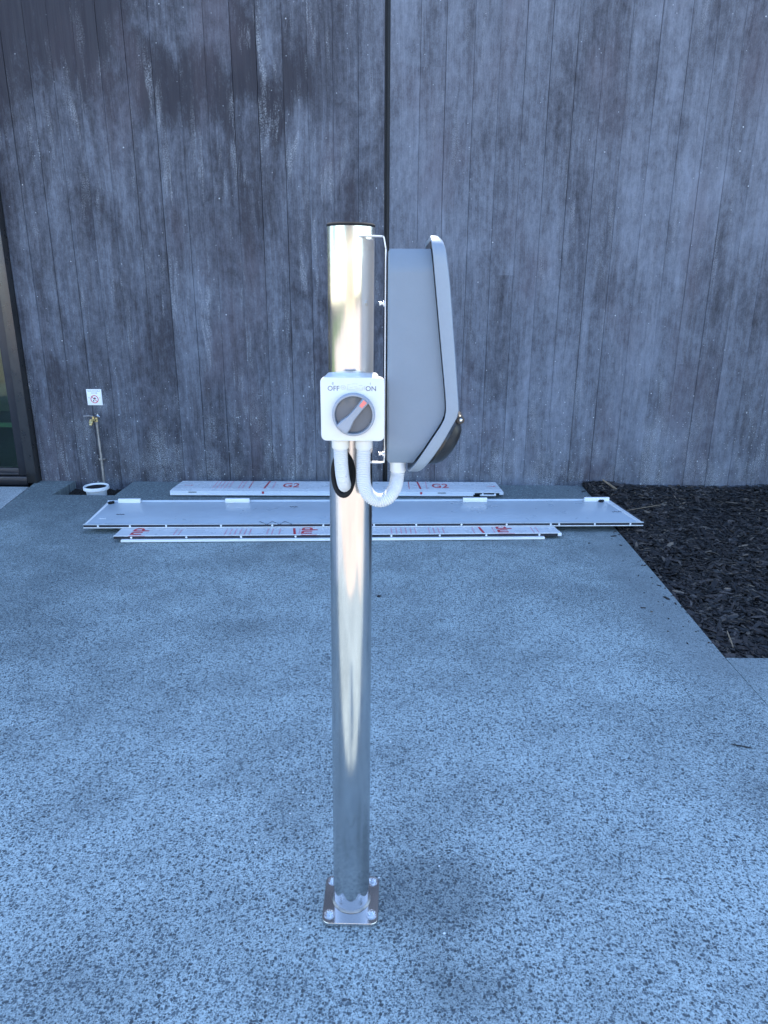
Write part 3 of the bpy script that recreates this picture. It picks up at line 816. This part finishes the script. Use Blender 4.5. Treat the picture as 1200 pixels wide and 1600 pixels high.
mb.build('red_pointer', M['pink'], knob)
def ptext(s_, x, z, size, mat, nm, bold=0.0): text_mesh(s_, size, mat, nm, sw, Matrix.Translation((x, 1.2168, z)) @ FRONT, 0.0001, bold)
ptext('OFF', -0.1035, 1.2183, 0.0118, M['print'], 'off_lettering', 0.0001)
ptext('ON', -0.0395, 1.2183, 0.0118, M['print'], 'on_lettering', 0.0001)
ptext('0', -0.1045, 1.2268, 0.0062, M['print'], 'zero_mark')
ptext('1', -0.0405, 1.2268, 0.0062, M['print'], 'one_mark')
mb = MB()
n = 20; o = [(-0.0868 + .0042 * math.cos(2 * PI * k / n), 1.2205 + .0042 * math.sin(2 * PI * k / n)) for k in range(n)]
i_ = [(-0.0868 + .0033 * math.cos(2 * PI * k / n), 1.2205 + .0033 * math.sin(2 * PI * k / n)) for k in range(n)]
mb.v = [(x, 1.2167, z) for x, z in o + i_]; mb.f = [(k, (k + 1) % n, n + (k + 1) % n, n + k) for k in range(n)]; mb.mi = [0] * n
for a in (45,):
    mb.box(-0.0885, -0.0851, 1.2163, 1.2167, 1.2198, 1.2204); mb.box(-0.0872, -0.0866, 1.2163, 1.2167, 1.2188, 1.2222)
mb.build('round_symbol', M['printl'], sw)
mb = MB()
for (a, b, c, d) in ((-.080, -.0535, 1.2160, 1.2166), (-.080, -.074, 1.2250, 1.2255), (-.0722, -.062, 1.2262, 1.2267), (-.0795, -.0790, 1.2166, 1.2240), (-.060, -.054, 1.2238, 1.2243),
                     (-.0540, -.0535, 1.2166, 1.2215), (-.0508, -.0503, 1.2166, 1.2235), (-.0755, -.071, 1.2200, 1.2205), (-.068, -.0635, 1.2215, 1.222), (-.066, -.058, 1.2190, 1.2194)):
    mb.box(a, b, 1.2163, 1.2168, c, d)
mb.build('wiring_diagram', M['printl'], sw)
for nm, gx, mt in (('left', -0.0958, 'cream'), ('right', -0.0535, 'white')):
    mb = MB(); mb.rev((gx, 1.255, 1.1300), (0, 0, -1), [(0, 0.0150), (0.0075, 0.0150), (0.0080, 0.0155), (0.0215, 0.0152), (0.0235, 0.0138)], 28)
    mb.build('gland', M[mt], sw, smooth=35)

# ------------------------------------------------------------ corrugated conduits
def conduit(path, r, label, mat, fade=None):
    P = resample(smoothpath(path, 12), 0.00082); rad = []
    for k in range(len(P)):
        ph = k % 4; rad.append(r + (-0.0010, 0.0004, 0.0005, 0.0004)[ph])
    m = MB(); m.tube(P, rad, 20)
    o = m.build('flexible_conduit', mat, origin=tuple(path[0]), smooth=50)
    return tag(o, label, 'conduit')
conduit([(-0.0540, 1.255, 1.110), (-0.0542, 1.254, 1.085), (-0.0545, 1.253, 1.060), (-0.0525, 1.251, 1.038), (-0.0440, 1.250, 1.020), (-0.0275, 1.250, 1.0105), (-0.0100, 1.251, 1.0150),
         (0.0025, 1.262, 1.030), (0.0070, 1.275, 1.047), (0.0084, 1.280, 1.064)], 0.0124,
        'white corrugated conduit looping in a U from the switch to the charger', M['conduit'])
conduit([(-0.0958, 1.255, 1.110), (-0.0950, 1.255, 1.085), (-0.0935, 1.258, 1.060), (-0.0915, 1.268, 1.040), (-0.0905, 1.287, 1.028), (-0.0905, 1.310, 1.026)], 0.0122,
        'short white corrugated conduit bending from the switch into the post slot', M['conduit'])

# ------------------------------------------------------------ panels lying on the ground
def frame(p0, p1):      # local frame on a panel's front edge: u along, v away, at origin p0
    p0 = Vector((*p0, 0)); p1 = Vector((*p1, 0)); u = (p1 - p0).normalized(); v = Vector((-u.y, u.x, 0))
    return Matrix(((u.x, v.x, 0, p0.x), (u.y, v.y, 0, p0.y), (0, 0, 1, 0), (0, 0, 0, 1))), (p1 - p0).length
class LM(MB):
    def __init__(s, mx): super().__init__(); s.mx = mx
    def bake(s): s.v = [tuple(s.mx @ Vector(v)) for v in s.v]; return s

# middle grey tray
FB, LB = frame((-1.809, 3.911), (1.501, 4.063))
tray = thing('grey_tray_panel', 'long shallow grey metal tray panel lying across the concrete', 'panel', (-0.15, 4.2, 0))
DB = 0.470
m = LM(FB); m.hull8([(0.0, 0.004, .042), (LB, 0.004, .042), (LB - .045, DB, .042), (-0.02, DB, .042)], [(0.0, 0.004, .0560), (LB, 0.004, .0560), (LB - .045, DB, .0560), (-0.02, DB, .0560)])
m.bake().build('sheet', M['tray'], tray, bevel=0.001)
m = LM(FB); m.box(-.002, LB + .002, 0.0, 0.010, .0562, .0600); m.box(-.002, LB + .002, -0.003, 0.003, .0562, .0605); m.bake().build('front_lip', M['tray'], tray)
m = LM(FB); m.box(0.001, LB - .001, -0.002, 0.0035, .0425, .0560); m.bake().build('edge_channel', M['trayd'], tray)
m = LM(FB); m.box(0.0, LB, -0.006, 0.02, .0375, .0415); m.bake().build('edge_strip', M['filml'], tray, bevel=0.0006)
m = LM(FB); m.hull8([(-.018, DB - .004, .0562), (LB - .05, DB - .004, .0562), (LB - .05, DB, .0562), (-.018, DB, .0562)], [(-.018, DB + .004, .066), (LB - .05, DB + .004, .066), (LB - .05, DB + .008, .066), (-.018, DB + .008, .066)])
m.bake().build('back_lip', M['tray'], tray)
m = LM(FB); m.box(.22, 2.72, DB + .002, DB + .052, .046, .052); m.bake().build('back_flange', M['tray'], tray)
m = LM(FB)
m.hull8([(LB - .030, .0, .0562), (LB - .004, .0, .0562), (LB - .046, DB, .0562), (LB - .086, DB, .0562)], [(LB - .026, .0, .0620), (LB - .008, .0, .0620), (LB - .050, DB, .0620), (LB - .080, DB, .0620)])
m.bake().build('end_flange', M['film'], tray)
m = LM(FB); m.hull8([(LB - .004, .06, .05), (LB + .010, .06, .05), (LB - .036, DB, .05), (LB - .046, DB, .05)], [(LB - .004, .06, .0555), (LB + .010, .06, .0585), (LB - .036, DB, .0585), (LB - .046, DB, .0555)])
m.bake().build('end_flange', M['alu'], tray)
m = LM(FB); m.hull8([(.0, .02, .0562), (.012, .02, .0562), (.004, DB - .02, .0562), (-.014, DB - .02, .0562)], [(.003, .02, .0595), (.009, .02, .0595), (.001, DB - .02, .0595), (-.010, DB - .02, .0595)])
m.bake().build('end_flange', M['filml'], tray)
for u0, u1 in ((.06, .20), (.745, .90), (2.290, 2.448), (3.092, 3.256)):
    m = LM(FB); m.box(u0, u1, DB - .028, DB - .010, .0562, .0835); m.bake().build('edge_block', M['filml'], tray, bevel=0.0012)
rv = None
def screw_row(root, mx, L, us, z, y=-0.0035):
    first = None
    for u in us:
        p = mx @ Vector((u, y, z))
        if first is None:
            mm = MB(); mm.rev(p, mx.to_3x3() @ Vector((0, -1, 0)), [(0, .0062), (.0018, .0060), (.0034, .003)], 10)
            first = mm.build('screw', M['filml'], root, origin=tuple(p - root.location), smooth=50) if False else mm_build(mm, p, root)
        else:
            dup(first, root, tuple(p - root.location))
def mm_build(mm, p, root):
    me = bpy.data.meshes.new('screw'); me.from_pydata([tuple(Vector(v) - p) for v in mm.v], [], mm.f); me.materials.append(M['filml']); finish(me, 50)
    o = bpy.data.objects.new('screw', me); C.objects.link(o); o.parent = root; o.location = p - root.location
    return o
screw_row(tray, FB, LB, (.085, .27, .48, .80, 1.10, 1.40, 1.70, 1.95, 2.22, 2.49, 2.755, 2.805, 3.02, 3.235), .0492)
for u, v in ((0.012, DB - .035), (LB - .115, DB - .03)):
    m = LM(FB); m.rev((u, v, .0562), (0, 0, 1), [(0, .017), (.007, .018), (.012, .012), (.015, .004)], 10); m.rev((u + .014, v + .006, .0562), (0.2, 0, 1), [(0, .010), (.014, .009)], 8)
    m.bake().build('corner_bung', M['black'], tray, smooth=40)
def squiggle(u, v, w, mx, z, root, mat, r=.0012):
    m = LM(mx); pts = [(u + w * k / 8, v + w * .18 * math.sin(k * 2.1 + u), z) for k in range(9)]
    m.tube(pts, r, 5); m.bake().build('marker_scribble', mat, root)
squiggle(.125, .20, .05, FB, .0566, tray, M['ink'], .002); squiggle(1.17, .35, .05, FB, .0566, tray, M['ink'], .002); squiggle(3.20, .22, .07, FB, .0566, tray, M['ink'], .0016)
squiggle(1.02, .012, .20, FB, .0600, tray, M['ink'], .0015); squiggle(.05, .12, .04, FB, .0570, tray, M['filml'], .0018)

# front panel with red print, partly under the tray
FC, LC = frame((-1.585, 3.781), (0.980, 3.916))
fp = thing('film_wrapped_panel', 'nearest white panel with large red lettering poking out under the grey tray', 'panel', (-0.3, 3.85, 0), 'film wrapped panels')
m = LM(FC); m.hull8([(0, .003, .018), (LC, .003, .018), (LC - .015, .20, .018), (.005, .20, .018)], [(0, .003, .0350), (LC, .003, .0350), (LC - .015, .20, .0350), (.005, .20, .0350)])
m.bake().build('sheet', M['film'], fp)
m = LM(FC); m.box(-.001, LC + .001, -.002, .006, .0340, .0368); m.bake().build('front_lip', M['filml'], fp)
m = LM(FC); m.box(.001, LC - .001, -.002, .0028, .0180, .0340); m.bake().build('edge_channel', M['trayd'], fp)
m = LM(FC); m.box(LC - .02, LC + .002, -.003, .05, .018, .0340); m.bake().build('end_block', M['filml'], fp, bevel=.0008)
m = LM(FC); m.box(.045, LC - .10, -.022, .018, .005, .0175); m.bake().build('edge_strip', M['filml'], fp, bevel=.001)
screw_row(fp, FC, LC, (.10, .41, .72, 1.03, 1.32, 1.58, 1.86, 2.13, 2.44), .0265)
def flat(mx, u, v, z): return mx @ Matrix.Translation((u, v, z))
RCW = Matrix.Rotation(-PI / 2, 4, 'Z')
def ptxt(root, mx, s_, u, v, z, size, mat, rot, sy=1.0, nm='film_lettering', bold=0.0):
    text_mesh(s_, size, mat, nm, root, flat(mx, u, v, z) @ rot @ Matrix.Diagonal((sy, 1, 1, 1)), .0002, bold)
for u in (.125, 1.10, 2.245):
    ptxt(fp, FC, 'dul', u, .064, .0353, .128, M['red'], RCW, 0.95, bold=.0030)
def bar(root, mx, u0, u1, v0, v1, z, mat, nm, w=.012):
    m = LM(mx); m.hull8([(u0, v0, z), (u0 + w, v0, z), (u1 + w, v1, z), (u1, v1, z)], [(u0, v0, z + .0005), (u0 + w, v0, z + .0005), (u1 + w, v1, z + .0005), (u1, v1, z + .0005)])
    m.bake().build(nm, mat, root)
for u in (1.012, 2.105): bar(fp, FC, u + .006, u - .006, .006, .118, .0352, M['red'], 'red_stripe', .014)
def dashes(root, mx, u, n, v0, v1, z, mat, step=.028, w=.007):
    m = LM(mx)
    for k in range(n):
        v = v0
        while v < v1:
            l = random.uniform(.006, .018); m.box(u + k * step, u + k * step + w, v, min(v + l, v1), z, z + .0003); v += l + random.uniform(.003, .008)
    o = m.bake().build('small_print', mat, root); o['kind'] = 'stuff'
for u, n in ((.33, 2), (.62, 6), (.86, 2), (.99 - .06, 1), (1.045, 1), (1.58, 6), (1.80, 4), (2.06, 1), (2.18, 1), (2.41, 2)):
    dashes(fp, FC, u, n, .012, .112, .0352, M['redf'])

# back panel near the wall
FA, LA = frame((-1.548, 4.716), (0.769, 4.766))
ap = thing('film_wrapped_panel', 'white film wrapped panel lying nearest the foot of the wall', 'panel', (-0.4, 4.85, 0), 'film wrapped panels')
m = LM(FA); m.hull8([(0, 0, .020), (LA, 0, .020), (LA - .01, .252, .020), (.02, .252, .020)], [(.006, .05, .0450), (LA - .008, .05, .0450), (LA - .02, .25, .0450), (.026, .25, .0450)])
m.hull8([(0, 0, .0202), (LA, 0, .0202), (LA - .001, .0495, .0202), (.001, .0495, .0202)], [(.0, .004, .0390), (LA, .004, .0390), (LA - .006, .0495, .0448), (.006, .0495, .0448)])
m.bake().build('sheet', M['film'], ap)
m = LM(FA); m.box(0.002, LA - .21, -.006, .02, .010, .0198); m.bake().build('edge_strip', M['filml'], ap, bevel=.001)
m = LM(FA); m.box(LA - .20, LA - .03, -.006, .0, .020, .0330); m.bake().build('end_channel', M['black'], ap)
m = LM(FA); m.box(LA - .165, LA - .055, -.016, -.007, .0150, .0245); m.bake().build('end_clip', M['filml'], ap, bevel=.001)
screw_row(ap, FA, LA, (LA - .145, LA - .06), .027, -.0065)
for u in (.13, 1.86):
    m = LM(FA); m.box(u, u + .055, -.0022, -.0006, .0300, .0345); m.bake().build('edge_slot', M['black'], ap)
for u in (.825, 1.885 + .0):
    ptxt(ap, FA, 'G2', u, .135, .0454, .150, M['red'], Matrix.Identity(4), 0.66, bold=.0022)
bar(ap, FA, .640, .652, .052, .245, .0453, M['red'], 'red_stripe', .012); bar(ap, FA, 1.738, 1.722, .052, .245, .0453, M['red'], 'red_stripe', .012)
m = LM(FA); m.box(.638, .652, -.0012, -.0002, .022, .0385); m.bake().build('red_stripe', M['red'], ap)
m = LM(FA); m.box(1.737, 1.751, -.0012, -.0002, .022, .0385); m.bake().build('red_stripe', M['red'], ap)
for u, n, mt in ((.28, 5, 'redf'), (.46, 2, 'redf'), (.535, 1, 'red'), (.70, 1, 'redf'), (1.66, 1, 'red'), (1.20, 3, 'redf'), (1.785, 1, 'redf')):
    dashes(ap, FA, u, n, .055, .245, .0453, M[mt])
for u in (.07, 2.22):
    m = LM(FA); m.box(u, u + .045, .130, .134, .0452, .0456); m.add([(u + .045, .120, .0454), (u + .065, .132, .0454), (u + .045, .144, .0454)], [(0, 1, 2)]); m.bake().build('arrow_mark', M['red'], ap)

# ------------------------------------------------------------ sign, tap and drain by the left of the wall
SX, SZ = -2.1600, 0.6270
sign = thing('water_sign', 'small white square water warning sign with red crossed circle above the tap', 'sign', (SX, 5.10, SZ))
mb = MB(); mb.box(SX - .0540, SX + .0540, 5.0985, 5.1030, SZ - .0575, SZ + .0575); mb.build('sign_plate', M['signw'], sign, bevel=.0008)
def sring(cx, cz, r0, r1, y, a0=0, a1=360, n=32):
    m = MB(); vs = []
    for k in range(n + 1):
        a = R(a0 + (a1 - a0) * k / n)
        vs += [(cx + r0 * math.cos(a), y, cz + r0 * math.sin(a)), (cx + r1 * math.cos(a), y, cz + r1 * math.sin(a))]
    m.add(vs, [(2 * k, 2 * k + 1, 2 * k + 3, 2 * k + 2) for k in range(n)]); return m
zc = SZ - .014; m = sring(SX, zc, .0235, .0290, 5.0980)
m.hull8([(SX - .019, 5.0980, zc + .0155), (SX - .0155, 5.0980, zc + .019), (SX + .019, 5.0980, zc - .0155), (SX + .0155, 5.0980, zc - .019)],
        [(SX - .019, 5.0984, zc + .0155), (SX - .0155, 5.0984, zc + .019), (SX + .019, 5.0984, zc - .0155), (SX + .0155, 5.0984, zc - .019)])
m.build('prohibition_ring', M['signr'], sign)
m = MB(); m.box(SX - .006, SX + .012, 5.0979, 5.0983, zc + .003, zc + .009); m.box(SX + .000, SX + .006, 5.0979, 5.0983, zc + .009, zc + .014); m.box(SX - .008, SX - .003, 5.0979, 5.0983, zc - .001, zc + .0065)
m.hull8([(SX - .0105, 5.0979, zc - .017), (SX - .0045, 5.0979, zc - .017), (SX - .003, 5.0979, zc - .006), (SX - .012, 5.0979, zc - .006)], [(SX - .0105, 5.0983, zc - .017), (SX - .0045, 5.0983, zc - .017), (SX - .003, 5.0983, zc - .006), (SX - .012, 5.0983, zc - .006)])
m.build('tap_pictogram', M['ink'], sign)
text_mesh('NON POTABLE', .0135, M['print'], 'sign_lettering', sign, Matrix.Translation((SX, 5.0982, SZ + .0440)) @ FRONT, .0001)
text_mesh('WATER', .0135, M['print'], 'sign_lettering', sign, Matrix.Translation((SX + .002, 5.0982, SZ + .0290)) @ FRONT, .0001)
m = MB(); m.box(SX - .043, SX - .036, 5.0980, 5.0983, zc + .006, zc + .016); m.build('sign_mark', M['printl'], sign)
m = MB(); m.box(SX + .036, SX + .042, 5.0980, 5.0983, zc + .006, zc + .014); m.build('sign_mark', M['printl'], sign)

tap = thing('garden_tap', 'brass garden tap on a thin pipe clipped to the wall below the sign', 'tap', (-2.155, 5.08, 0))
m = MB(); m.tube([(-2.152, 5.078, -0.08), (-2.152, 5.078, 0.20), (-2.156, 5.078, 0.44), (-2.157, 5.076, 0.470)], .0085, 12); m.build('pipe', M['pipe'], tap, smooth=50)
m = MB(); m.rev((-2.157, 5.078, .452), (0, 0, 1), [(0, .012), (.018, .0125), (.020, .009), (.030, .009)], 6)
m.rev((-2.160, 5.068, .468), (-.4, -1, 0), [(0, .011), (.015, .013), (.022, .013), (.030, .010), (.045, .011)], 12)
m.rev((-2.172, 5.038, .474), (-.15, -.5, -1), [(0, .011), (.014, .011), (.016, .015), (.030, .0155), (.032, .011), (.042, .010)], 12)
m.rev((-2.166, 5.052, .474), (0, 0, 1), [(0, .008), (.014, .007), (.016, .010), (.022, .010)], 8)
body = m.build('valve_body', M['brass'], tap, smooth=35)
m = MB(); m.tube([(-2.166, 5.052, .496), (-2.185, 5.040, .502), (-2.225, 5.030, .500)], [.006, .0045, .006], 8); m.build('lever_handle', M['pipe'], tap, smooth=50)
m = MB(); m.rev((-2.150, 5.09, .486), (0.3, 0, 1), [(0, .010), (.008, .014), (.012, .006), (.022, .006)], 8); m.tube([(-2.15, 5.085, .50), (-2.128, 5.08, .487)], .004, 6)
m.build('backflow_cap', M['zinc'], tap, smooth=40)
m = MB(); m.box(-2.176, -2.128, 5.086, 5.100, .166, .178); m.rev((-2.170, 5.086, .172), (0, -1, 0), [(0, .005), (.004, .004)], 8); m.rev((-2.133, 5.086, .172), (0, -1, 0), [(0, .005), (.004, .004)], 8)
m.box(-2.163, -2.141, 5.066, 5.087, .166, .178); m.build('pipe_clip', M['pipe'], tap, bevel=.001)

gx, gy = -2.128, 4.876
m = MB(); m.rev((gx, gy, -0.10), (0, 0, 1), [(0, .068), (.1015, .068), (.102, .084), (.104, .088), (.122, .088), (.127, .086), (.127, .080), (.113, .0745), (.02, .060)], 48, True, True)
dr = thing('drain_riser', 'white plastic drain riser ring standing in the wall foot pit', 'drain pipe', (gx, gy, -0.1))
m.build('ring', M['pvc'], dr, smooth=35)
m = MB(); m.rev((gx, gy, -0.078), (0, 0, 1), [(0, .0), (.001, .071)], 32, False, False)
m = MB(); m.rev((gx, gy, 0.016), (0, 0, 1), [(0, .0705), (.002, .0705)], 32); m.build('pipe_inside_shade', M['black'], dr)  # black disc under the rim paints the shaded inside of the pipe
# crumbs of debris in the pit
N = 260; m = MB()
for k in range(N):
    x = random.uniform(-2.37, -1.95); y = random.uniform(4.75, 5.09); s = random.uniform(.004, .013)
    if (x - gx) ** 2 + (y - gy) ** 2 < .075 ** 2: continue
    a = random.uniform(0, PI); ca, sa = math.cos(a) * s, math.sin(a) * s; z = -.058
    m.hull8([(x - ca, y - sa, z), (x + sa * .5, y - ca * .5, z), (x + ca, y + sa, z), (x - sa * .5, y + ca * .5, z)],
            [(x - ca * .7, y - sa * .7, z + s * .5), (x + sa * .3, y - ca * .3, z + s * .6), (x + ca * .7, y + sa * .7, z + s * .5), (x - sa * .3, y + ca * .3, z + s * .6)])
o = m.build('pit_debris', M['soil']); o['kind'] = 'stuff'; tag(o, 'dark crumbs of soil in the drain pit', 'debris')
